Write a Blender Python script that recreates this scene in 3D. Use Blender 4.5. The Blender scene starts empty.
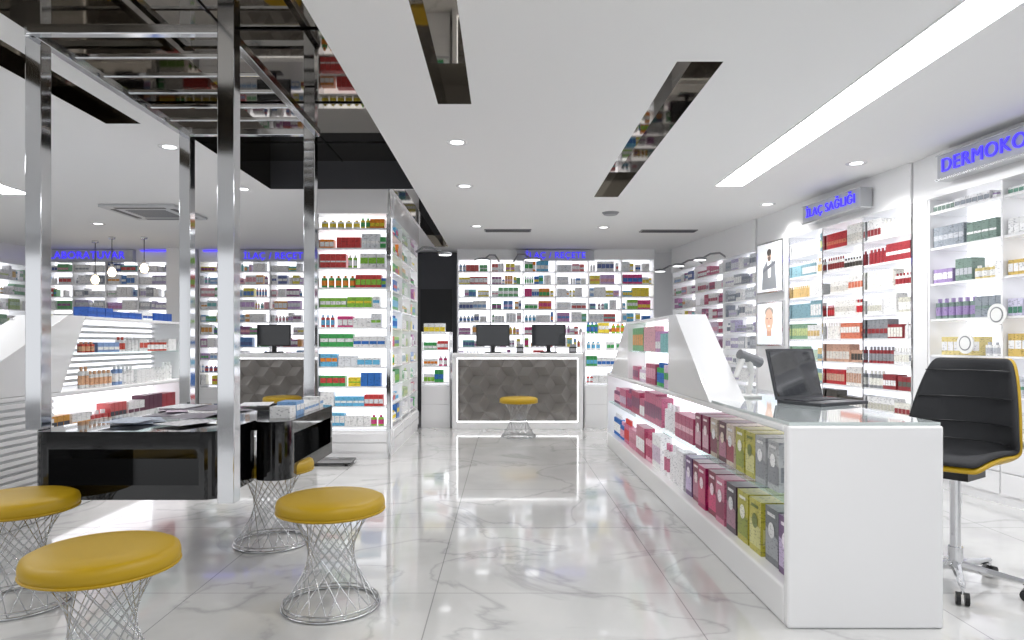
import bpy, math, random
from mathutils import Vector, Matrix
R=math.radians
sc=bpy.context.scene
H=2.88
def lin(h):
    h=h.lstrip('#'); o=[]
    for i in (0,2,4):
        c=int(h[i:i+2],16)/255
        o.append(c/12.92 if c<=.04045 else ((c+.055)/1.055)**2.4)
    return (o[0],o[1],o[2],1)
# ---------------- materials
def mat(name,col='#ffffff',rough=.4,metal=0,emis=None,es=0,coat=0,trans=0,ior=1.45,spec=.5):
    m=bpy.data.materials.new(name); m.use_nodes=True
    b=m.node_tree.nodes['Principled BSDF']
    b.inputs['Base Color'].default_value=lin(col); b.inputs['Roughness'].default_value=rough
    b.inputs['Metallic'].default_value=metal; b.inputs['Coat Weight'].default_value=coat
    b.inputs['Coat Roughness'].default_value=.04
    b.inputs['Transmission Weight'].default_value=trans; b.inputs['IOR'].default_value=ior
    b.inputs['Specular IOR Level'].default_value=spec
    if emis: b.inputs['Emission Color'].default_value=lin(emis); b.inputs['Emission Strength'].default_value=es
    return m
M_white=mat('white_lacquer','#ededee',.22,coat=.3)
M_wall=mat('wall_paint','#e5e5e6',.7)
M_ceil=mat('ceiling_paint','#e9e9e9',.8)
M_black=mat('black_gloss','#060607',.05,coat=.5)
M_bmir=mat('black_mirror','#857f76',.03,metal=1)
M_chrome=mat('chrome','#d6d7d9',.08,metal=1)
M_steel=mat('steel_wire','#c4c6c8',.2,metal=1)
M_glow=mat('backlit_panel','#f4f4f6',.5,emis='#f9faff',es=1.35)
M_led=mat('led_white','#ffffff',.5,emis='#fbfcff',es=14)
M_ledsoft=mat('led_soft','#ffffff',.5,emis='#fbfcff',es=3.0)
M_purple=mat('led_violet','#3c30d8',.5,emis='#4a3cff',es=1.1)
M_cove=mat('cove_violet','#5a4cff',.5,emis='#5a4cff',es=1.0)
M_plastic=mat('black_plastic','#101113',.35)
M_screen=mat('screen_glass','#1c1e22',.06,coat=.6)
M_dark=mat('dark_grey','#3f4044',.4)
M_grey=mat('mid_grey','#8a8b8e',.4)
M_lgrey=mat('light_grey','#c6c8ca',.4)
M_plate=mat('brushed_plate','#b4b6ba',.35)
M_glassy=mat('frosted_glass_top','#cfd8d8',.05,coat=.8)
M_yel=mat('mustard_leather','#ae8d0c',.45)
M_fabric=mat('black_fabric','#26272a',.75)
M_paper=mat('paper','#eeeeec',.5)
M_bulb=mat('bulb','#fff0d8',.3,emis='#ffe2b8',es=5)
M_glass=bpy.data.materials.new('shelf_glass'); M_glass.use_nodes=True
nt=M_glass.node_tree; nt.nodes.clear()
o=nt.nodes.new('ShaderNodeOutputMaterial'); mx=nt.nodes.new('ShaderNodeMixShader'); mx.inputs[0].default_value=.3
t=nt.nodes.new('ShaderNodeBsdfTransparent'); t.inputs[0].default_value=(.9,.97,.95,1)
g=nt.nodes.new('ShaderNodeBsdfGlossy'); g.inputs['Roughness'].default_value=.03; g.inputs['Color'].default_value=(.8,.9,.88,1)
nt.links.new(t.outputs[0],mx.inputs[1]); nt.links.new(g.outputs[0],mx.inputs[2]); nt.links.new(mx.outputs[0],o.inputs[0])
M_prod=bpy.data.materials.new('printed_packaging'); M_prod.use_nodes=True
nt=M_prod.node_tree; b=nt.nodes['Principled BSDF']; b.inputs['Roughness'].default_value=.32
at=nt.nodes.new('ShaderNodeAttribute'); at.attribute_name='Col'
tc=nt.nodes.new('ShaderNodeTexCoord'); mp=nt.nodes.new('ShaderNodeMapping'); mp.inputs['Scale'].default_value=(50,50,120)
nz=nt.nodes.new('ShaderNodeTexNoise'); nz.inputs['Scale'].default_value=1; nz.inputs['Detail'].default_value=1
cr=nt.nodes.new('ShaderNodeValToRGB'); cr.color_ramp.elements[0].position=.34; cr.color_ramp.elements[1].position=.42
cr.color_ramp.elements[0].color=(.5,.5,.53,1); cr.color_ramp.elements[1].color=(1,1,1,1)
mu=nt.nodes.new('ShaderNodeMix'); mu.data_type='RGBA'; mu.blend_type='MULTIPLY'; mu.inputs[0].default_value=.8
nt.links.new(tc.outputs['Object'],mp.inputs[0]); nt.links.new(mp.outputs[0],nz.inputs['Vector']); nt.links.new(nz.outputs['Fac'],cr.inputs[0])
nt.links.new(at.outputs['Color'],mu.inputs[6]); nt.links.new(cr.outputs[0],mu.inputs[7]); nt.links.new(mu.outputs[2],b.inputs['Base Color'])
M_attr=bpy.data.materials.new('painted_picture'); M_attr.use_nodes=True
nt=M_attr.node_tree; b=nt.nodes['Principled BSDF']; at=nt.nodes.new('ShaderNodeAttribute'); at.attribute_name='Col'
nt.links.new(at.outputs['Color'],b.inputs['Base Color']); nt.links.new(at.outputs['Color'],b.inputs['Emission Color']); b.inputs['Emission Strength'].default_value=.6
# marble floor
M_floor=bpy.data.materials.new('marble_tiles'); M_floor.use_nodes=True
nt=M_floor.node_tree; b=nt.nodes['Principled BSDF']; L=nt.links.new
tc=nt.nodes.new('ShaderNodeTexCoord')
n1=nt.nodes.new('ShaderNodeTexNoise'); n1.inputs['Scale'].default_value=.9; n1.inputs['Detail'].default_value=9; n1.inputs['Distortion'].default_value=.7
L(tc.outputs['Object'],n1.inputs['Vector'])
r1=nt.nodes.new('ShaderNodeValToRGB'); e=r1.color_ramp.elements
e[0].position=.478; e[0].color=(1,1,1,1); e[1].position=.52; e[1].color=(1,1,1,1)
k=e.new(.497); k.color=(.76,.76,.765,1); k=e.new(.503); k.color=(.9,.9,.905,1)
L(n1.outputs['Fac'],r1.inputs[0])
n2=nt.nodes.new('ShaderNodeTexNoise'); n2.inputs['Scale'].default_value=1.4; n2.inputs['Detail'].default_value=6; n2.inputs['Distortion'].default_value=.5
L(tc.outputs['Object'],n2.inputs['Vector'])
r2=nt.nodes.new('ShaderNodeValToRGB'); r2.color_ramp.elements[0].position=.32; r2.color_ramp.elements[0].color=(.84,.845,.85,1); r2.color_ramp.elements[1].position=.6; r2.color_ramp.elements[1].color=(1,1,1,1)
L(n2.outputs['Fac'],r2.inputs[0])
mA=nt.nodes.new('ShaderNodeMix'); mA.data_type='RGBA'; mA.blend_type='MULTIPLY'; mA.inputs[0].default_value=1
L(r1.outputs[0],mA.inputs[6]); L(r2.outputs[0],mA.inputs[7])
br=nt.nodes.new('ShaderNodeTexBrick'); br.offset=0; br.inputs['Scale'].default_value=1; br.inputs['Brick Width'].default_value=1.2; br.inputs['Row Height'].default_value=1.2
br.inputs['Mortar Size'].default_value=.003; br.inputs['Color1'].default_value=(.63,.628,.62,1); br.inputs['Color2'].default_value=(.6,.6,.595,1); br.inputs['Mortar'].default_value=(.36,.36,.36,1)
mpb=nt.nodes.new('ShaderNodeMapping'); mpb.inputs['Location'].default_value=(.35,.2,0); L(tc.outputs['Object'],mpb.inputs[0]); L(mpb.outputs[0],br.inputs['Vector'])
mB=nt.nodes.new('ShaderNodeMix'); mB.data_type='RGBA'; mB.blend_type='MULTIPLY'; mB.inputs[0].default_value=1
L(mA.outputs[2],mB.inputs[6]); L(br.outputs['Color'],mB.inputs[7]); L(mB.outputs[2],b.inputs['Base Color'])
b.inputs['Roughness'].default_value=.1; b.inputs['Coat Weight'].default_value=.5; b.inputs['Coat Roughness'].default_value=.035; b.inputs['Specular IOR Level'].default_value=.6
M_relief=mat('grey_relief_panel','#77736f',.35)

# ---------------- mesh builder
class MB:
    def __init__(s): s.v=[];s.f=[];s.c=[];s.m=[];s.mats=[]
    def mi(s,m):
        if m not in s.mats: s.mats.append(m)
        return s.mats.index(m)
    def add(s,vs,fs,m,col=(1,1,1,1)):
        n=len(s.v); s.v+= [tuple(p) for p in vs]; i=s.mi(m)
        for f in fs: s.f.append([n+q for q in f]); s.c.append(col); s.m.append(i)
    def box(s,x0,x1,y0,y1,z0,z1,m,col=(1,1,1,1)):
        if x0>x1:x0,x1=x1,x0
        if y0>y1:y0,y1=y1,y0
        s.add([(x0,y0,z0),(x1,y0,z0),(x1,y1,z0),(x0,y1,z0),(x0,y0,z1),(x1,y0,z1),(x1,y1,z1),(x0,y1,z1)],
          [(0,3,2,1),(4,5,6,7),(0,1,5,4),(1,2,6,5),(2,3,7,6),(3,0,4,7)],m,col)
    def quad(s,p,m,col=(1,1,1,1)): s.add(p,[tuple(range(len(p)))],m,col)
    def tube(s,p0,p1,r,m,n=8,r2=None,col=(1,1,1,1),caps=True):
        p0=Vector(p0);p1=Vector(p1);d=(p1-p0).normalized(); r2=r if r2 is None else r2
        a=d.orthogonal().normalized(); b=d.cross(a)
        vs=[];
        for i in range(n):
            t=2*math.pi*i/n; q=a*math.cos(t)+b*math.sin(t)
            vs.append(p0+q*r); vs.append(p1+q*r2)
        fs=[(2*i,2*((i+1)%n),2*((i+1)%n)+1,2*i+1) for i in range(n)]
        if caps: fs+= [tuple(2*i for i in range(n))[::-1],tuple(2*i+1 for i in range(n))]
        s.add(vs,fs,m,col)
    def ring(s,c,r,rt,m,N=40,n=6):
        vs=[];fs=[]
        for i in range(N):
            t=2*math.pi*i/N
            for j in range(n):
                u=2*math.pi*j/n; rr=r+rt*math.cos(u)
                vs.append((c[0]+rr*math.cos(t),c[1]+rr*math.sin(t),c[2]+rt*math.sin(u)))
        for i in range(N):
            for j in range(n):
                fs.append((i*n+j,((i+1)%N)*n+j,((i+1)%N)*n+(j+1)%n,i*n+(j+1)%n))
        s.add(vs,fs,m)
    def lathe(s,prof,c,m,N=40,col=(1,1,1,1)):
        vs=[];k=len(prof)
        for i in range(N):
            t=2*math.pi*i/N
            for r,z in prof: vs.append((c[0]+r*math.cos(t),c[1]+r*math.sin(t),c[2]+z))
        fs=[]
        for i in range(N):
            for j in range(k-1): fs.append((i*k+j,((i+1)%N)*k+j,((i+1)%N)*k+j+1,i*k+j+1))
        s.add(vs,fs,m,col)
    def prism(s,poly,z0,z1,m,ax='z'):
        n=len(poly)
        def P(a,b,z): return (a,b,z) if ax=='z' else (z,a,b)
        vs=[P(a,b,z0) for a,b in poly]+[P(a,b,z1) for a,b in poly]
        fs=[tuple(range(n))[::-1],tuple(range(n,2*n))]+[(i,(i+1)%n,n+(i+1)%n,n+i) for i in range(n)]
        s.add(vs,fs,m)
    def obj(s,name,loc=(0,0,0),rz=0,parent=None,bevel=0,smooth=False,rot=None):
        me=bpy.data.meshes.new(name); me.from_pydata(s.v,[],s.f); 
        for m in s.mats: me.materials.append(m)
        me.polygons.foreach_set('material_index',s.m)
        ca=me.color_attributes.new('Col','FLOAT_COLOR','CORNER'); buf=[]
        for p,c in zip(s.f,s.c): buf+= list(c)*len(p)
        ca.data.foreach_set('color',buf)
        if smooth: me.polygons.foreach_set('use_smooth',[True]*len(s.f))
        me.update()
        ob=bpy.data.objects.new(name,me); sc.collection.objects.link(ob)
        ob.location=loc; ob.rotation_euler=rot if rot else (0,0,rz)
        if parent: ob.parent=parent
        if bevel:
            bv=ob.modifiers.new('bevel','BEVEL'); bv.width=bevel; bv.segments=3; bv.limit_method='ANGLE'; bv.angle_limit=R(40)
        return ob
def empty(name,loc=(0,0,0),rz=0):
    e=bpy.data.objects.new(name,None); sc.collection.objects.link(e); e.location=loc; e.rotation_euler=(0,0,rz); e.empty_display_size=.1; return e
def text(name,body,size,loc,rz,m,parent=None,extr=.006):
    c=bpy.data.curves.new(name,'FONT'); c.body=body; c.size=size; c.extrude=extr; c.align_x='CENTER'; c.align_y='CENTER'; c.space_character=1.08
    c.materials.append(m); o=bpy.data.objects.new(name,c); sc.collection.objects.link(o)
    o.location=loc; o.rotation_euler=(R(90),0,rz)
    if parent:o.parent=parent
    return o
# ---------------- products
PW=['#f2f2f2','#f2f2f2','#ececec','#e3e6ea','#f2f2f2']
P_med=[lin(c) for c in PW*2+['#5f8cc8','#cf5f5b','#6fb37a','#e3a55a','#93b8e0','#c48ab9','#e6d84a','#7cc0c0','#5a6aa0','#dfa6b0','#9a5f8f','#c9a9d8']]
P_col=[lin(c) for c in PW+['#2f70bf','#cf4240','#3fa656','#ea8a22','#e9d23a','#67b8df','#8cc63f','#d23b7f']]
P_pink=[lin(c) for c in ['#f2f2f2','#e2a6b9','#c9718f','#ececec','#b44f6d','#d8c3d8','#f2f2f2','#8d5a78']]
P_dark=[lin(c) for c in ['#5e625a','#f0f0f0','#8b8e92','#e9e8df','#93343a','#f0f0f0','#c9c7ba','#f0f0f0','#f0f0f0']]
P_red=[lin(c) for c in ['#c03238','#8c3a38','#f0eeea','#d8d4cc','#d47a5e','#f0eeea','#4a4640','#f0eeea','#c9a08a']]
P_grey=[lin(c) for c in ['#c6c9cf','#a4a8b0','#f4f4f4','#dfe2e6','#b9b2cf','#f4f4f4','#8a919d','#f3f3f3']]
P_grn=[lin(c) for c in ['#8fb898','#b5cb98','#f2f2f2','#d2df9f','#f2f2f2','#e2c48a','#8ab0bc','#f2f2f2','#f2f2f2','#c8dccb']]
P_gold=[lin(c) for c in ['#d9bb6a','#f2f2f2','#d3cfe4','#f4f4f4','#c2b8d8','#e6e6e6','#5a8f7a','#f4f4f4','#c6c9cf']]
P_mix=[lin(c) for c in ['#f2f2f2','#8f969e','#e8e8ea','#9f8ab8','#d8c88a','#f2f2f2','#f2f2f2','#b9bcc2','#7a8f86']]
def fill(mb,x0,x1,y,z,hmax,pal,rng,dens=.88,wr=(.045,.1),hr=(.45,.85),bott=.2,dep=.12,n=(2,5)):
    x=x0+.012
    while x<x1-.05:
        w=rng.uniform(*wr); h=hmax*rng.uniform(*hr); base=rng.choice(pal); lab=rng.choice(pal); k=rng.randint(*n)
        if rng.random()>dens: x+=w*1.3; continue
        bo=rng.random()<bott; l0=rng.uniform(.1,.4); l1=rng.uniform(.5,.8)
        for i in range(k):
            if x+w>x1-.006: x+=w; break
            if bo:
                r=min(w*.42,.04); cx=x+w/2; cy=y+r+.004
                mb.tube((cx,cy,z),(cx,cy,z+h*.75),r,M_prod,8,col=base)
                mb.tube((cx,cy,z+h*.75),(cx,cy,z+h*.95),r*.5,M_prod,6,col=lab)
                mb.tube((cx,cy,z+h*.15),(cx,cy,z+h*.55),r*1.03,M_prod,8,col=lab,caps=False)
            else:
                mb.box(x,x+w*.95,y,y+dep,z,z+h,M_prod,base)
                mb.quad([(x+.002,y-.001,z+h*l0),(x+w*.94,y-.001,z+h*l0),(x+w*.94,y-.001,z+h*l1),(x+.002,y-.001,z+h*l1)],M_prod,lab)
            x+=w
        x+=rng.choice([0,0,.01,.03])
def shelf_unit(name,pname,W,nb,zs,depth,pals,loc,rz,seed,ztop,base_h=.45,post=M_white,header=True,fa=None,hd=H,glow=M_glow,shelf_m=M_white):
    rng=random.Random(seed); mb=MB()
    mb.box(0,W,0,depth,0,base_h,M_white)
    for i in range(nb):
        a=i*W/nb
        for q in range(2):
            z0=.08+q*(base_h-.1)/2
            mb.box(a+.01,a+W/nb-.01,-.015,0,z0,z0+(base_h-.1)/2-.01,M_white)
    mb.box(0,W,depth-.03,depth,base_h,ztop,glow)
    for i in range(nb+1):
        a=i*W/nb; t=.018
        mb.box(a-t if i==nb else a-(t/2 if i else 0),a+t if i==0 else a+(t/2 if i<nb else 0),0,depth-.03,base_h,ztop,post)
    for z in zs:
        mb.box(.018,W-.018,.01,depth-.03,z-.018,z,shelf_m)
    if header: mb.box(0,W,-.02,depth,ztop,hd,M_white)
    else: mb.box(0,W,0,depth,ztop,ztop+.04,M_white)
    ob=mb.obj(name,loc,rz)
    pb=MB()
    zz=[base_h]+list(zs) if zs[0]>base_h+.12 else list(zs)
    for j,z in enumerate(zz):
        zn=zz[j+1]-.03 if j+1<len(zz) else ztop
        for i in range(nb):
            kw=dict(fa or {}); 
            fill(pb,i*W/nb+.014,(i+1)*W/nb-.014,.03,z+.001,min(zn-z,.3),pals[(i) % len(pals)],rng,**kw)
    pb.obj(pname,loc,rz)
    return ob

# ---------------- ROOM
mb=MB(); mb.quad([(-9.2,-3.5,0),(6.2,-3.5,0),(6.2,13,0),(-9.2,13,0)],M_floor); mb.obj('floor')
holes=[(-.46,-.23,.6,4.68,.14),(1.0,1.27,3.97,7.68,.14),(-2.98,-2.72,.6,5.1,.14),(-2.5,-.97,.9,7.28,.3),(-1.2,-.97,7.29,11.7,.1)]
xs=sorted({-9.2,6.2}|{h[0] for h in holes}|{h[1] for h in holes}); ys=sorted({-3.5,13}|{h[2] for h in holes}|{h[3] for h in holes})
mb=MB()
for i in range(len(xs)-1):
    for j in range(len(ys)-1):
        cx=(xs[i]+xs[i+1])/2; cy=(ys[j]+ys[j+1])/2
        if any(h[0]<cx<h[1] and h[2]<cy<h[3] for h in holes): continue
        mb.quad([(xs[i],ys[j],H),(xs[i],ys[j+1],H),(xs[i+1],ys[j+1],H),(xs[i+1],ys[j],H)],M_ceil)
mb.obj('ceiling')
for n_,(a,b_,c,d,e_) in enumerate(holes):
    mb=MB(); T=H+e_
    mb.quad([(a,c,T),(a,d,T),(b_,d,T),(b_,c,T)],M_bmir)
    mb.quad([(a,c,H),(a,d,H),(a,d,T),(a,c,T)],M_bmir); mb.quad([(b_,c,H),(b_,d,H),(b_,d,T),(b_,c,T)],M_bmir)
    mb.quad([(a,c,H),(b_,c,H),(b_,c,T),(a,c,T)],M_bmir); mb.quad([(a,d,H),(b_,d,H),(b_,d,T),(a,d,T)],M_dark if e_>.2 else M_bmir)
    if e_>.2:
        for y in (1.6,2.9,4.2,5.5,6.6): mb.box(a,b_,y,y+.012,T-.01,T-.001,M_black)
        mb.box((a+b_)/2-.005,(a+b_)/2+.005,c,d,T-.01,T-.001,M_black)
    mb.obj('trim_%d'%(n_+1))
def wall(name,p,q,z1=H):
    mb=MB(); mb.quad([(p[0],p[1],0),(q[0],q[1],0),(q[0],q[1],z1),(p[0],p[1],z1)],M_wall); return mb.obj(name)
wall('wall_back',(-9.2,12.47),(6.2,12.47))
wall('wall_left',(-8.65,-3.5),(-8.65,12.47))
a=math.atan(.133); RZ=-(math.pi/2-a)
def rw(Y,off=0):
    return (4.53-.133*Y+off*math.cos(a), Y+off*math.sin(a))
p=rw(-3.5,.43); q=rw(12.47,.43); wall('wall_right',p,q)
mb=MB()
mb.box(-8.65,5.5,-3.5,-3.4,0,.35,M_wall); mb.box(-8.65,5.5,-3.5,-3.4,2.6,H,M_wall)
for x in (-8.6,-6.2,-3.8,-1.4,1.0,3.4,5.3): mb.box(x-.06,x+.06,-3.5,-3.4,.35,2.6,M_dark)
mb.obj('window_1')
for (x0,x1,y0,y1) in ((2.2,2.47,.2,7.1),(-5.5,-5.22,.5,7.5)):
    mb=MB(); mb.box(x0-.015,x1+.015,y0-.015,y1+.015,H-.006,H+.03,M_white); mb.quad([(x0,y0,H-.008),(x0,y1,H-.008),(x1,y1,H-.008),(x1,y0,H-.008)],M_led)
    mb.obj('ceiling_strip_light')
for (x,y) in ((-.39,5.57),(-.42,7.13),(-2.8,5.7),(-2.79,7.27),(3.2,6.22),(3.1,8.07),(.4,2.2),(-.4,9.6),(-3.4,2.4),(1.4,9.7),(-5.6,9.4),(-6.9,7.5),(3.3,3.0),(.3,0.2),(-3.2,.2)):
    mb=MB(); mb.lathe([(.055,-.004),(.075,-.008),(.09,-.004),(.09,.0)],(0,0,0),M_white,24)
    mb.tube((0,0,-.004),(0,0,-.003),.056,M_ledsoft,24); e=mb.obj('ceiling_downlight',(x,y,H))
    l=bpy.data.lights.new('downlight_lamp','SPOT'); l.energy=100; l.spot_size=R(135); l.spot_blend=.8; l.shadow_soft_size=.07; l.color=(1,.985,.96)
    lo=bpy.data.objects.new('lamp',l); sc.collection.objects.link(lo); lo.parent=e; lo.location=(0,0,-.03)
mb=MB(); mb.box(-.45,.45,-.45,.45,-.03,0,M_lgrey)
for s_ in (-1,1):
    mb.box(-.3,.3,s_*.36-.03,s_*.36+.03,-.034,-.03,M_dark); mb.box(s_*.36-.03,s_*.36+.03,-.3,.3,-.034,-.03,M_dark)
for i in range(9): mb.box(-.24,.24,-.24+i*.056,-.22+i*.056,-.036,-.03,M_grey)
mb.obj('air_conditioner_cassette',(-4.35,8.5,H-.005))
for (x0,x1,y) in ((-.3,.38,9.95),(1.98,2.8,10.0)):
    mb=MB(); mb.box(x0,x1,y-.1,y+.1,H-.012,H,M_grey)
    for i in range(5): mb.box(x0+.02,x1-.02,y-.08+i*.035,y-.062+i*.035,H-.018,H-.012,M_dark)
    mb.obj('ceiling_vent')
mb=MB(); mb.lathe([(0,-.03),(.08,-.03),(.11,0)],(1.33,8.6,H),M_grey,20); mb.obj('ceiling_speaker')

# ---------------- BACK SHELVING
FB=dict(wr=(.04,.09),hr=(.5,.9),bott=.15,dens=.96,n=(1,4))
ZB=[.5+.222*i for i in range(10)]
shelf_unit('medicine_wall_shelf','medicine_packages',3.48,6,ZB,.4,[P_med,P_med,P_col],(-.84,12.05,0),0,1,2.7,fa=FB)
shelf_unit('medicine_wall_shelf','medicine_packages',3.75,6,ZB,.4,[P_med,P_med],(-5.4,12.05,0),0,2,2.66,fa=FB)
shelf_unit('medicine_wall_shelf','medicine_packages',2.3,4,ZB,.4,[P_med,P_grey],(-8.2,12.05,0),0,3,2.66,fa=FB)
shelf_unit('medicine_wall_shelf','medicine_packages',6.6,9,[.55+.25*i for i in range(8)],.38,[P_med,P_grey,P_grn],(-8.22,5.2,0),R(90),4,2.55,fa=FB)
mb=MB(); mb.box(-5.88,-5.42,11.85,12.45,0,H,M_white); mb.obj('wall_pillar')
mb=MB(); mb.box(-1.62,-.87,12.3,12.45,0,H-.02,M_dark); mb.box(-1.52,-.95,12.27,12.3,.02,2.2,M_plastic); mb.box(-1.0,-.98,12.2,12.27,1,1.15,M_chrome); mb.obj('dark_doorway_panel_1')  # unlit corridor opening: its darkness put into flat dark panels, handle added
def rwu(name,pn,Y0,Y1,nb,zs,pals,seed,ztop,**k):
    Ln=(Y1-Y0)/math.cos(a); p=rw(Y1); shelf_unit(name,pn,Ln,nb,zs,.4,pals,(p[0],p[1],0),RZ,seed,ztop,**k)
rwu('cosmetics_wall_shelf','cosmetics_packages',9.04,11.98,3,[.5+.222*i for i in range(9)],[P_med,P_pink,P_grey],11,2.46,post=M_white,fa=FB)
rwu('cosmetics_wall_shelf','cosmetics_packages',6.21,8.26,3,[.55+.245*i for i in range(8)],[P_grn,P_red,P_dark],12,2.51,post=M_chrome,fa=dict(wr=(.035,.06),hr=(.55,.9),bott=.3,dens=.98,n=(4,8)))
rwu('cosmetics_wall_shelf','cosmetics_packages',3.0,6.02,4,[.52+.31*i for i in range(7)],[P_grey,P_mix,P_gold,P_mix][::-1],13,2.5,post=M_white,fa=dict(wr=(.04,.075),hr=(.4,.7),bott=.3,dens=.97,n=(3,7)))
def rbox(name,Y0,Y1,z0,z1,m,off0=0,off1=.42):
    mb=MB(); Ln=(Y1-Y0)/math.cos(a); mb.box(0,Ln,off0,off1,z0,z1,m); p=rw(Y1); return mb.obj(name,(p[0],p[1],0),RZ)
rbox('wall_pillar',6.03,6.2,0,H,M_white); rbox('wall_pillar',8.28,9.02,0,H,M_white); rbox('wall_pillar',2.0,2.98,0,H,M_white)
def poster(z0,z1,kind):
    p=rw(8.99); W=.64; h=z1-z0; mb=MB()
    mb.box(0,W,-.03,0,0,h,M_chrome); y=-.031
    def q(x0,x1,a0,a1,c,yy): mb.quad([(x0,yy,a0),(x1,yy,a0),(x1,yy,a1),(x0,yy,a1)],M_attr,lin(c))
    q(.02,W-.02,.02,h-.02,'#e6e8ec',y)
    S=W/.56
    def el(cx,cz,rx,rz_,c,yy,N=24): mb.quad([(cx*S+rx*math.cos(2*math.pi*i/N),yy,cz+rz_*math.sin(2*math.pi*i/N)) for i in range(N)],M_attr,lin(c))
    def pg(pts,c,yy): mb.quad([(x*S,yy,z) for x,z in pts],M_attr,lin(c))
    if kind==0:
        pg([(.12,.05),(.44,.05),(.4,h*.55),(.33,h*.64),(.24,h*.64),(.15,h*.5)],'#85888d',y-.001)
        pg([(.26,h*.3),(.31,h*.3),(.33,h*.63),(.24,h*.63)],'#e9e9e9',y-.002)
        pg([(.14,h*.4),(.42,h*.55),(.41,h*.62),(.15,h*.47)],'#6d7076',y-.0025)
        el(.285,h*.73,.05,.08,'#c9ae9c',y-.003); el(.285,h*.79,.055,.045,'#4c4745',y-.004); el(.285,h*.67,.04,.03,'#6c5f58',y-.004)
    else:
        pg([(.04,.03),(.52,.03),(.47,h*.22),(.36,h*.32),(.2,h*.32),(.09,h*.22)],'#d5dfea',y-.001)
        pg([(.23,h*.22),(.33,h*.22),(.33,h*.42),(.23,h*.42)],'#c79f88',y-.0015)
        el(.28,h*.77,.105,h*.11,'#a59a92',y-.002); el(.28,h*.58,.1,h*.25,'#d8b6a2',y-.003)
        el(.24,h*.62,.014,.008,'#5a524f',y-.004); el(.32,h*.62,.014,.008,'#5a524f',y-.004); el(.28,h*.45,.035,.01,'#f3e6e0',y-.004); el(.28,h*.54,.011,.028,'#c79d88',y-.004)
    mb.obj('framed_wall_poster',(p[0],p[1]-.02,z0),RZ)
poster(1.87,2.52,0); poster(1.2,1.76,1)
def sign(body,size,w,h,loc,rz):
    e=empty('illuminated_sign',loc,rz); mb=MB(); mb.box(-w/2,w/2,-.02,.1,-h/2,h/2,M_plate); mb.box(-w/2-.01,w/2+.01,-.03,.1,-h/2-.015,-h/2,M_chrome); mb.box(-w/2-.01,w/2+.01,-.03,.1,h/2,h/2+.008,M_chrome)
    mb.obj('plate',parent=e); text('letters',body,size,(0,-.03,0),0,M_purple,e)
def rsign(body,size,w,h,Y,z):
    p=rw(Y,-.14); sign(body,size,w,h,(p[0],p[1],z),RZ)
rsign('DERMOKOZMETİK',.155,1.5,.19,4.98,2.7); rsign('İLAÇ SAĞLIĞI',.13,1.0,.18,7.2,2.67)
sign('İLAÇ / REÇETE',.15,1.35,.16,(.88,11.94,2.76),0)
sign('İLAÇ / REÇETE',.16,1.4,.17,(-4.0,11.94,2.75),0)
sign('LABORATUVAR',.18,1.6,.2,(-7.3,11.94,2.76),0)
mb=MB(); mb.box(-5.3,-4.75,11.98,12.02,2.84,2.86,M_cove); mb.box(-3.2,-2.0,11.98,12.02,2.84,2.86,M_cove); mb.box(-6.4,-5.95,11.98,12.02,2.84,2.86,M_cove); mb.obj('violet_cove_light')
def armlamp(x,y,z,rz=0,k=.7):
    mb=MB(); pts=[(0,0,0),(0,-.15*k,.1*k),(0,-.35*k,.08*k),(0,-.5*k,0)]
    for i in range(3): mb.tube(pts[i],pts[i+1],.014,M_grey,8)
    mb.lathe([(.0,.03),(.1*k,.02),(.14*k,0),(.13*k,-.02)],(0,-.58*k,-.02),M_grey,24); mb.tube((0,-.58*k,-.042),(0,-.58*k,-.038),.12*k,M_ledsoft,20)
    mb.obj('shelf_arm_lamp',(x,y,z),rz)
armlamp(.15,12.0,2.66,.5,1.1); armlamp(-.1,12.0,2.66,-.5,1.0)
for Y in (9.9,10.7,11.5): p=rw(Y,-.0); armlamp(p[0],p[1],2.47,RZ,.7)
armlamp(-1.24,9.5,2.5,R(90))
for (x,y,l) in ((-6.1,10.6,.42),(-5.6,10.6,.36),(-6.6,11.0,.5)):
    mb=MB(); mb.tube((0,0,0),(0,0,-l),.006,M_plastic,6); mb.tube((0,0,0),(0,0,-.03),.05,M_chrome,16); mb.tube((0,0,-l),(0,0,-l-.06),.025,M_chrome,10)
    mb.lathe([(.0,-l-.2),(.04,-l-.19),(.065,-l-.13),(.04,-l-.07),(.02,-l-.06)],(0,0,0),M_bulb,16); mb.obj('pendant_bulb',(x,y,H),smooth=True)

# ---------------- COLUMN with shelves
mb=MB(); mb.box(-1.98,-1.57,7.56,9.78,0,H,M_white); mb.obj('wall_column')
zc=[.35+.212*i for i in range(11)]
shelf_unit('column_shelf_front','medicine_packages',.76,1,zc,.25,[P_col],(-2.01,7.3,0),0,21,2.62,base_h=.3,post=M_chrome,fa=dict(wr=(.045,.09),hr=(.5,.85),bott=.08,dens=1,n=(2,5),dep=.1))
shelf_unit('column_shelf_side','medicine_packages',2.2,3,zc,.29,[P_col,P_grn,P_med],(-1.25,7.57,0),R(90),22,2.62,base_h=.3,post=M_white,fa=dict(wr=(.05,.1),hr=(.5,.9),bott=.3,dens=.97,dep=.14))
mb=MB(); mb.box(-1.245,-1.225,7.28,7.30,0,H,M_chrome); mb.obj('trim_6')

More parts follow.
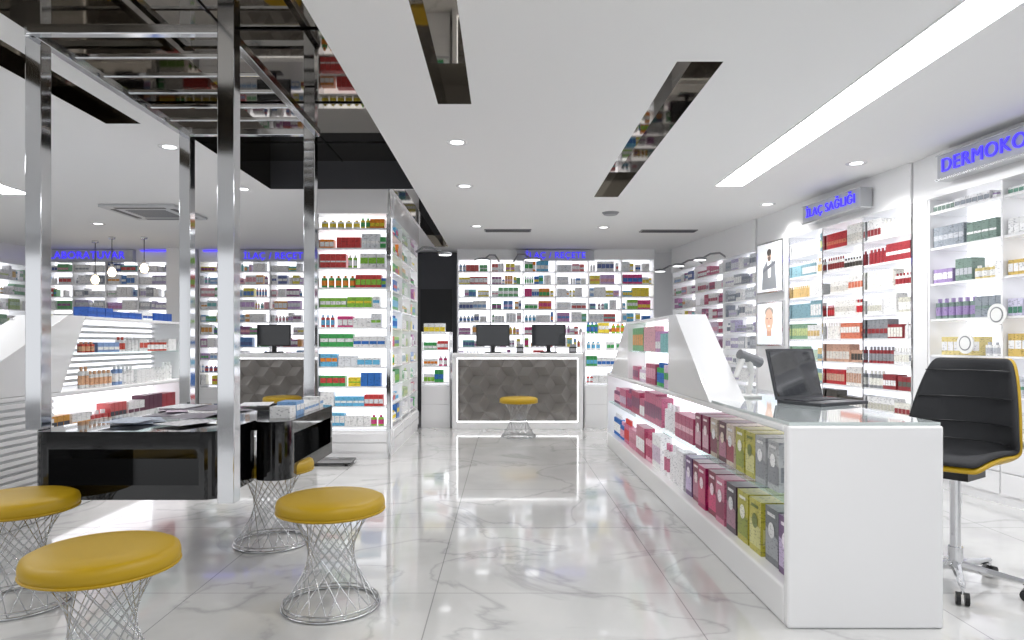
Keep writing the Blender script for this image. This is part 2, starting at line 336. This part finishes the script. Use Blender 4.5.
# ---------------- COUNTERS
def counter(x0,x1,y):
    e=empty('service_counter',((x0+x1)/2,y,0)); w=(x1-x0)/2; mb=MB()
    mb.box(-w,w,0,.75,1.02,1.09,M_white); mb.box(-w,-w+.07,0,.75,.0,1.02,M_white); mb.box(w-.07,w,0,.75,0,1.02,M_white)
    mb.box(-w+.07,w-.07,0,.75,0,.1,M_white); mb.box(-w+.07,w-.07,.16,.7,.1,1.02,M_grey)
    mb.obj('body',parent=e,bevel=.008)
    l=MB(); l.box(-w+.07,w-.07,.02,.03,1.005,1.019,M_ledsoft); l.box(-w+.07,w-.07,.02,.03,.101,.112,M_ledsoft); l.box(-w+.071,-w+.08,.02,.03,.115,1.0,M_ledsoft); l.box(w-.08,w-.071,.02,.03,.115,1.0,M_ledsoft); l.obj('led_edge',parent=e)
    m=MB(); nx=int((2*w-.14)/.15); nz=7; dx=(2*w-.14)/nx; dz=.92/nz
    g={}
    for j in range(nz+1):
        for i in range(-1,nx+2):
            xx=min(max(-w+.07+(i+(.5 if j%2 else 0))*dx,-w+.07),w-.07); c3=((i-(j//2))+(2*j))%3; g[i,j]=(xx,(.15,.1,.05)[c3],.1+j*dz)
    for j in range(nz):
        for i in range(-1,nx+1):
            if j%2==0: T=[(g[i,j],g[i+1,j],g[i,j+1]),(g[i+1,j],g[i+1,j+1],g[i,j+1])]
            else: T=[(g[i,j],g[i+1,j],g[i+1,j+1]),(g[i,j],g[i+1,j+1],g[i,j+1])]
            for t_ in T: m.add(t_,[(0,1,2)],M_relief)
    m.obj('relief_front',parent=e)
counter(-.76,1.12,9.8); counter(-4.1,-2.25,9.8)
def monitor(x,y,z,rz=0):
    mb=MB(); mb.box(-.25,.25,-.015,.02,.1,.42,M_plastic); mb.box(-.235,.235,-.017,-.015,.115,.405,M_screen)
    mb.box(-.03,.03,0,.03,.01,.14,M_plastic); mb.box(-.12,.12,-.08,.08,0,.014,M_plastic)
    mb.obj('computer_monitor',(x,y,z),rz,bevel=.003)
monitor(-.18,10.2,1.09); monitor(.65,10.2,1.09); monitor(-3.45,10.2,1.09)
for x in (.22,1.0):
    mb=MB(); mb.box(-.05,.05,-.06,.06,0,.09,M_plastic); mb.box(-.04,.04,-.065,-.0,.09,.13,M_grey); mb.box(-.045,.045,-.062,-.06,.02,.07,M_grey); mb.obj('receipt_printer',(x,10.1,1.09))
def sidecab(x0,x1,seed,y=9.95):
    mb=MB(); mb.box(x0,x1,y,y+.45,0,.62,M_white); mb.box(x0,x1,y+.4,y+.45,.62,1.4,M_glow)
    for x in (x0,x1-.015): mb.box(x,x+.015,y,y+.4,.62,1.4,M_white)
    zs=[.66,.9,1.14,1.38]
    for z in zs: mb.box(x0+.015,x1-.015,y+.02,y+.4,z-.015,z,M_white)
    mb.box(x0+.01,x1-.01,y-.012,y,.08,.34,M_white); mb.box(x0+.01,x1-.01,y-.012,y,.35,.6,M_white)
    mb.obj('display_cabinet'); pb=MB(); rng=random.Random(seed)
    for z in zs: fill(pb,x0+.02,x1-.02,y+.04,z+.001,.22,P_col,rng,bott=.4,wr=(.05,.08))
    pb.obj('medicine_packages')
sidecab(1.16,1.85,31); sidecab(-1.22,-.8,32)

# ---------------- DISPLAY DESKS
def display_desk(xf,s,Yn,Ys,Yt0,Yt1,Yf,w,slats,farslope=True,rd=.22,Yb=None):
    e=empty('display_desk',(xf,0,0)); mb=MB(); X=lambda d:s*d; Yb=Yb or Yt0
    def bx(d0,d1,y0,y1,z0,z1,m): mb.box(X(d0),X(d1),y0,y1,z0,z1,m)
    bx(0,w,Yn,Yn+.05,0,.885,M_white); bx(0,w,Yf-.04,Yf,0,.85,M_white)
    bx(0,w,Yn+.05,Yf-.04,0,.17,M_white); bx(.36,w,Yn+.05,Yf-.04,.17,.85,M_white)
    bx(0,w,Yn+.05,Yf,.85,.885,M_white)
    mb.obj('body',parent=e,bevel=.012)
    mb=MB(); bx(.01,w-.01,Yn+.01,Ys,.8855,.9,M_glassy); bx(rd+.01,w-.01,Ys,Yf,.8855,.9,M_glassy)
    if not slats: bx(.02,.355,Yn+.05,Yf-.05,.53,.54,M_glass)
    bx(.34,.355,Yn+.06,Yf-.05,.175,.845,M_glow)
    mb.obj('glass_top',parent=e)
    mb=MB()
    poly=[(Ys,.8855),(Yb,.8855),(Yt0,1.45),(Yt0-.22,1.45)]
    mb.prism(poly,min(X(0),X(rd)),max(X(0),X(rd)),M_white,ax='x')
    if farslope:
        poly=[(Yt1,.8855),(Yf-.3,.8855),(Yt1+.1,1.45),(Yt1,1.45)]; mb.prism(poly,min(X(0),X(rd)),max(X(0),X(rd)),M_white,ax='x')
    bx(0,rd,Yt0,Yt1,1.425,1.45,M_white); bx(rd-.03,rd,Yb,Yt1,.8855,1.425,M_white)
    if not farslope: bx(0,rd,Yt1-.02,Yt1,.8855,1.425,M_white)
    mb.obj('riser',parent=e,bevel=.004)
    mb=MB(); bx(.02,rd-.03,Yt0,Yt1,1.155,1.165,M_glass)
    bx(rd-.045,rd-.032,Yt0+.01,Yt1-.03,.9,1.42,M_glow)
    if slats:
        for i in range(14): bx(-.014,.0,Yn+.05,4.9,.2+i*.047,.228+i*.047,M_white)
        bx(0,.02,Yn+.05,4.9,.17,.85,M_lgrey)
        for i in range(10): bx(rd-.07,rd-.046,Yt0,Yt1,.92+i*.05,.945+i*.05,M_white)
    mb.obj('inner_fittings',parent=e)
    return e
display_desk(1.23,1,2.97,4.1,5.15,6.85,8.25,.68,False)
display_desk(-3.25,-1,3.2,3.9,5.3,6.95,7.0,.7,True,False,rd=.38,Yb=5.0)
rng=random.Random(5)
pb=MB()
def D(Y): return 8.2-Y
fill(pb,D(8.15),D(5.6),.05,.171,.34,P_pink+P_col[5:7],rng,wr=(.06,.1),hr=(.5,.85),bott=.5,dep=.1,dens=.97)
fill(pb,D(8.15),D(5.6),.05,.541,.29,P_pink,rng,wr=(.07,.12),hr=(.55,.9),bott=.3,dep=.1,dens=.97)
P_pk=[lin(c) for c in ['#c9718f','#e9b7c6','#f0eef0','#b2496d']]
P_dk=[lin(c) for c in ['#4a3440','#8d5a78','#f0eef0','#5f4a78','#c9718f']]
fill(pb,D(5.6),D(4.9),.05,.171,.34,P_dk,rng,wr=(.08,.11),hr=(.6,.85),bott=.6,dep=.1,dens=1)
fill(pb,D(5.6),D(4.6),.05,.541,.29,P_pk,rng,wr=(.09,.13),hr=(.6,.85),bott=.3,dep=.12,dens=1)
def gift(x,z,w,h,d,c1,c2,c3):
    c1,c2,c3=lin(c1),lin(c2),lin(c3); y=.04+random.Random(int(x*100)).uniform(0,.02)
    pb.box(x,x+w,y,y+d,z,z+h,M_prod,c1)
    e_=.0015
    pb.quad([(x+.004,y-e_,z+h*.12),(x+w-.004,y-e_,z+h*.12),(x+w-.004,y-e_,z+h*.5),(x+.004,y-e_,z+h*.62)],M_prod,c2)
    N=16; pb.quad([(x+w*.5+w*.24*math.cos(6.283*i/N),y-2*e_,z+h*.6+w*.24*math.sin(6.283*i/N)) for i in range(N)],M_prod,c3)
    pb.quad([(x+w*.2,y-2*e_,z+h*.85),(x+w*.8,y-2*e_,z+h*.85),(x+w*.8,y-2*e_,z+h*.91),(x+w*.2,y-2*e_,z+h*.91)],M_prod,c3)
    pb.quad([(x+w+e_,y+.01,z+h*.2),(x+w+e_,y+d-.01,z+h*.2),(x+w+e_,y+d-.01,z+h*.6),(x+w+e_,y+.01,z+h*.5)],M_prod,c2)
up=[('#8b1f4c','#d4a3b3','#f0e0e0'),('#8b1f4c','#d4a3b3','#f0e0e0'),('#c9b9a8','#7a2a44','#e9e9e9'),('#5c2233','#b06f86','#e2d2c0'),('#d8c8b8','#9a2a44','#e9e9e9'),('#b7b03a','#8f9a2c','#f0f0e0'),('#c0b84a','#d2cf8a','#6d7a22'),('#b0b2b4','#8a8d92','#f2f2f2'),('#bcbebf','#8a8d92','#f2f2f2')]
lo=[('#6b4a78','#c9b7d8','#efe6f2'),('#7c1b3f','#b06f86','#f0e0e0'),('#a81f5c','#c4496f','#f3dfe6'),('#7f1838','#d33a72','#f3dfe6'),('#c7718c','#8b1f4c','#f7e8ee'),('#4a3a44','#a77c8d','#dedede'),('#b7b03a','#8f9a2c','#f0f0e0'),('#c0b84a','#d2cf8a','#6d7a22'),('#6f7276','#a0a3a8','#e2e2e2')]
x=D(4.6); i=0
while x<D(3.2): gift(x,.542,.135,.235,.2,*up[i%9]); x+=.158; i+=1
x=D(4.9); i=0
while x<D(3.2): gift(x,.171,.16,.27,.22,*lo[i%9]); x+=.187; i+=1
fill(pb,D(6.8),D(5.2),.03,.886,.26,P_pink+P_col[5:8],rng,wr=(.06,.1),bott=.3,dep=.08,dens=1)
fill(pb,D(6.8),D(5.2),.03,1.166,.25,P_med,rng,wr=(.07,.12),bott=.1,dep=.08,hr=(.6,.9),dens=1)
pb.obj('cosmetics_gift_boxes',(1.24,8.2,0),R(-90))
pb=MB(); rng=random.Random(8)
P_cream=[lin(c) for c in ['#f2f2f2','#7f9cc8','#e8e8e8','#e0b08a','#f2f2f2','#f2f2f2','#c64b3a','#ececec','#f2f2f2']]
P_rc=[lin(c) for c in ['#f2f2f2','#a02f3a','#5f2a44','#e0a03a','#f2f2f2','#3a3a44','#cf5a5a']]
fill(pb,.42,1.98,.04,.886,.26,P_cream,rng,wr=(.05,.08),bott=.6,dens=1,hr=(.4,.7)); fill(pb,.42,1.98,.04,1.166,.2,P_cream,rng,wr=(.05,.09),bott=.5,hr=(.4,.7),dens=1)
fill(pb,.05,2.0,.04,.541,.28,P_rc,rng,bott=.4,dens=1)
pb.obj('skincare_packages',(-3.26,4.9,0),R(90))
pb=MB(); fill(pb,0,1.4,.0,0,.09,[lin('#1f4fa0'),lin('#eeeeee'),lin('#2a5cb5')],rng,wr=(.08,.12),bott=0,dens=1,hr=(.6,.9)); pb.obj('medicine_packages',(-3.3,5.4,1.451),R(90))

# ---------------- LAPTOP, SCANNER
e=empty('laptop',(1.74,4.02,.9005),R(28))
mb=MB(); mb.box(-.2,.2,-.29,0,0,.018,M_dark); mb.box(-.18,.18,-.17,-.03,.018,.021,M_plastic); mb.box(-.06,.06,-.27,-.19,.018,.02,M_grey)
for r_ in range(5):
    for c_ in range(12): mb.box(-.175+c_*.0295,-.15+c_*.0295,-.165+r_*.027,-.143+r_*.027,.021,.024,M_dark)
mb.obj('base',parent=e,bevel=.002)
mb=MB(); mb.box(-.2,.2,0,.012,0,.3,M_dark); mb.box(-.187,.187,-.002,0,.018,.286,M_screen); mb.obj('screen',parent=e,loc=(0,0,.018),rot=(R(-14),0,0))
mb=MB(); mb.lathe([(0,.0),(.08,.0),(.082,.012),(.03,.022),(0,.022)],(0,0,0),M_paper,24); mb.tube((0,0,.02),(-.03,0,.15),.016,M_paper,10); mb.tube((-.03,0,.15),(.0,0,.23),.016,M_paper,10,r2=.024)
mb.tube((-.085,-.0,.22),(.07,0,.275),.036,M_grey,12,r2=.03); mb.tube((-.09,0,.218),(-.084,0,.22),.032,M_plastic,12); mb.tube((.04,0,.26),(.1,0,.13),.022,M_paper,10,r2=.016)
mb.obj('barcode_scanner',(1.54,4.32,.9005),R(200))

# ---------------- OFFICE CHAIR
e=empty('office_chair',(2.3,3.5,0),R(-54))
prof=[(-.27,.63,.2,.0),(-.2,.645,.225,.02),(-.05,.63,.24,.05),(.1,.615,.25,.08),(.17,.635,.26,.11),(.21,.69,.265,.13),(.24,.78,.265,.13),(.26,.91,.25,.11),(.28,1.05,.225,.08),(.3,1.17,.19,.05)]
def shell(name,off,ms,th,sh=0):
    vs=[];fs=[];NU=11
    for k,(y,z,hw,c) in enumerate(prof):
        t=min(1,max(0,(k-2)/4))
        for i in range(NU):
            u=-1+2*i/(NU-1); q=abs(u)**2.2*c*1.2
            vs.append((u*hw+sh,y-t*(q+off),z+(1-t)*(q+off)))
    for k in range(len(prof)-1):
        for i in range(NU-1): fs.append((k*NU+i,k*NU+i+1,(k+1)*NU+i+1,(k+1)*NU+i))
    m=MB(); m.add(vs,fs,ms); o_=m.obj(name,parent=e,smooth=True)
    so=o_.modifiers.new('s','SOLIDIFY'); so.thickness=th; so.offset=0
    sb=o_.modifiers.new('ss','SUBSURF'); sb.levels=2; sb.render_levels=2
shell('shell',0,M_yel,.03)
prof=[(y,z,hw-.006,c) for (y,z,hw,c) in prof]
shell('cushion',.03,M_fabric,.035)
mb=MB()
for k in range(5,9):
    (y,z,hw,c)=prof[k]
    for i in range(9):
        u0=-.9+i*.2; u1=u0+.2; f=lambda u:(u*hw, y-.05-abs(u)**2.2*c*1.2, z+.05)
        mb.tube(f(u0),f(u1),.003,M_plastic,6)
mb.obj('stitch_ribs',parent=e)
mb=MB()
mb.tube((0,.02,.6),(0,.02,.2),.025,M_chrome,16); mb.tube((0,.02,.2),(0,.02,.09),.035,M_chrome,16); mb.box(-.1,.1,-.1,.12,.56,.6,M_plastic)
for i in range(5):
    t=R(72*i+8); c_,s_=math.cos(t),math.sin(t); tip=(.3*c_,.02+.3*s_,.085)
    mb.tube((0,.02,.11),tip,.026,M_chrome,8,r2=.014); mb.tube(tip,(tip[0],tip[1],.05),.008,M_chrome,8)
    for q_ in (-.018,.018):
        cx=tip[0]-s_*q_; cy=tip[1]+c_*q_; mb.tube((cx+s_*.01,cy-c_*.01,.03),(cx-s_*.01,cy+c_*.01,.03),.03,M_plastic,16)
mb.obj('swivel_base',parent=e)

# ---------------- STOOLS
def stool(x,y,rz=0):
    e=empty('wire_stool',(x,y,0),rz); mb=MB(); rb,rt=.225,.19; zt=.45; N=18
    mb.ring((0,0,.008),rb,.007,M_steel); mb.ring((0,0,zt),rt,.006,M_steel); mb.ring((0,0,.03),rb-.004,.004,M_steel)
    for s_ in (-1,1):
        for i in range(N):
            t=2*math.pi*i/N; u=t+s_*R(118)
            mb.tube((rb*math.cos(t),rb*math.sin(t),.008),(rt*math.cos(u),rt*math.sin(u),zt),.0024,M_steel,5,caps=False)
    mb.obj('wire_base',parent=e,smooth=True)
    c=MB(); c.lathe([(0,.447),(.235,.447),(.248,.455),(.252,.475),(.252,.49),(.246,.508),(.225,.518),(.12,.522),(0,.523)],(0,0,0),M_yel,56); c.ring((0,0,.458),.25,.005,M_yel,56); c.obj('seat_cushion',parent=e,smooth=True)
for i,(x,y) in enumerate([(-.825,3.24),(-1.43,2.43),(-2.32,3.26),(-1.45,4.25),(.18,9.0),(-3.0,9.2)]): stool(x,y,i*.3)

# ---------------- SUSPENDED DISPLAY TABLE
e=empty('suspended_display_table',(0,0,0))
def rr(x0,x1,y0,y1,r=(0,0,0,0)):
    P=[];cs=[(x0,y0,180),(x1,y0,270),(x1,y1,0),(x0,y1,90)]
    for (cx,cy,a0),rad in zip(cs,r):
        if rad==0: P.append((cx,cy)); continue
        ox=cx+rad*(1 if cx==x0 else -1); oy=cy+rad*(1 if cy==y0 else -1)
        for k in range(9):
            t=R(a0+k*90/8); P.append((ox+rad*math.cos(t),oy+rad*math.sin(t)))
    return P
mb=MB()
x0,x1,y0,y1=-2.44,-1.47,3.5,4.0; c=.09
mb.prism(rr(x0,x1,y0,y1,(c,c,0,0)),.70,.79,M_black); mb.prism(rr(x0,x1,y0,y1,(c,c,0,0)),.44,.515,M_black)
mb.prism(rr(x0,x0+.1,y0,y1,(c,0,0,0)),.515,.70,M_black); mb.prism(rr(x1-.1,x1,y0,y1,(0,c,0,0)),.515,.70,M_black); mb.box(x0+.1,x1-.1,y1-.1,y1,.515,.70,M_black)
x0,x1,y0,y1=-1.46,-1.25,3.93,5.02
mb.prism(rr(x0,x1,y0,y1,(c,c,c,0)),.71,.79,M_black); mb.prism(rr(x0,x1,y0,y1,(c,c,c,0)),.45,.53,M_black)
mb.prism(rr(x0,x1,y0,y0+.12,(c,c,0,0)),.53,.71,M_black); mb.prism(rr(x0,x1,y1-.12,y1,(0,0,c,0)),.53,.71,M_black); mb.box(x0,x0+.05,y0+.12,y1-.12,.53,.71,M_black)
mb.box(-2.43,-1.462,4.005,5.1,.73,.79,M_black)
mb.obj('glossy_trays',parent=e)
mb=MB(); w=.042
P=[(-2.46,3.6),(-1.395,3.45),(-2.42,5.2),(-1.48,5.2)]
for i,(x,y) in enumerate(P):
    lo_=.44 if i==1 else (.79 if i==0 else .73)
    mb.box(x-w,x+w,y-w,y+w,lo_,[3.175,3.175,2.879,3.175][i],M_chrome)
z=2.82
for y in (3.5,5.2): mb.box(-2.44,-1.42,y-.025,y+.025,z,z+.05,M_chrome)
for x in (-2.44,-1.43): mb.box(x-.025,x+.025,3.5,5.2,z,z+.05,M_chrome)
for i in range(1,6): mb.box(-2.4,-1.45,3.55+i*.27-.012,3.55+i*.27+.012,z+.015,z+.04,M_chrome)
mb.obj('chrome_posts',parent=e,bevel=.004)
mb=MB(); rng=random.Random(3)
for i in range(18):
    x=rng.uniform(-2.25,-1.7); y=rng.uniform(3.7,4.9); t=rng.uniform(-.6,.6); z=.791+i*.0012; a_,b_=.105,.148
    q=[(x+math.cos(t)*u-math.sin(t)*v,y+math.sin(t)*u+math.cos(t)*v) for u,v in ((-a_,-b_),(a_,-b_),(a_,b_),(-a_,b_))]
    mb.prism(q,z,z+.001,M_prod); 
    cc=lin(rng.choice(['#f2f2f2','#e4e4e8','#c9b8c8','#b9c4d6','#7c7480']))
    for k in range(6): mb.c[-1-k]=cc
mb.obj('brochures')
mb=MB(); fill(mb,0,.85,0,0,.11,[lin('#eeeeee'),lin('#dfe4ea'),lin('#7aa6d6'),lin('#eeeeee')],rng,bott=0,dens=1,wr=(.06,.1),hr=(.5,.8)); mb.obj('medicine_packages',(-1.29,4.08,.791),R(90))
mb=MB(); mb.prism(rr(-2.02,-1.56,6.85,7.2,(.04,)*4),.02,.035,M_black); 
for (x,y) in ((-1.98,6.89),(-1.6,6.89),(-1.98,7.16),(-1.6,7.16)): mb.tube((x,y,0),(x,y,.02),.018,M_plastic,10)
mb.box(-1.84,-1.74,7.1,7.16,.035,.037,M_grey); mb.obj('floor_scale')
for (Y,z) in ((5.25,1.46),(5.55,1.24)):
    p=rw(Y,-.05); m=MB(); m.tube((0,0,0),(0,-.01,0),.085,M_paper,28); m.tube((0,-.01,0),(0,-.012,0),.06,M_grey,28); m.tube((0,-.012,0),(0,-.013,0),.05,M_paper,28); m.box(-.005,.005,0,.05,-.01,.01,M_chrome); m.obj('round_shelf_tag',(p[0],p[1],z),RZ)

# ---------------- world, camera
w=bpy.data.worlds.new('world'); sc.world=w; w.use_nodes=True
w.node_tree.nodes['Background'].inputs[0].default_value=(.95,.97,1,1); w.node_tree.nodes['Background'].inputs[1].default_value=1.1
cd=bpy.data.cameras.new('camera'); co=bpy.data.objects.new('camera',cd); sc.collection.objects.link(co)
co.location=(0,0,1.25); co.rotation_euler=(R(90),0,0); cd.sensor_width=36; cd.lens=24.01; cd.shift_x=7/1024; cd.shift_y=22/1024
cd.clip_start=.05; sc.camera=co
sc.view_settings.view_transform='Standard'
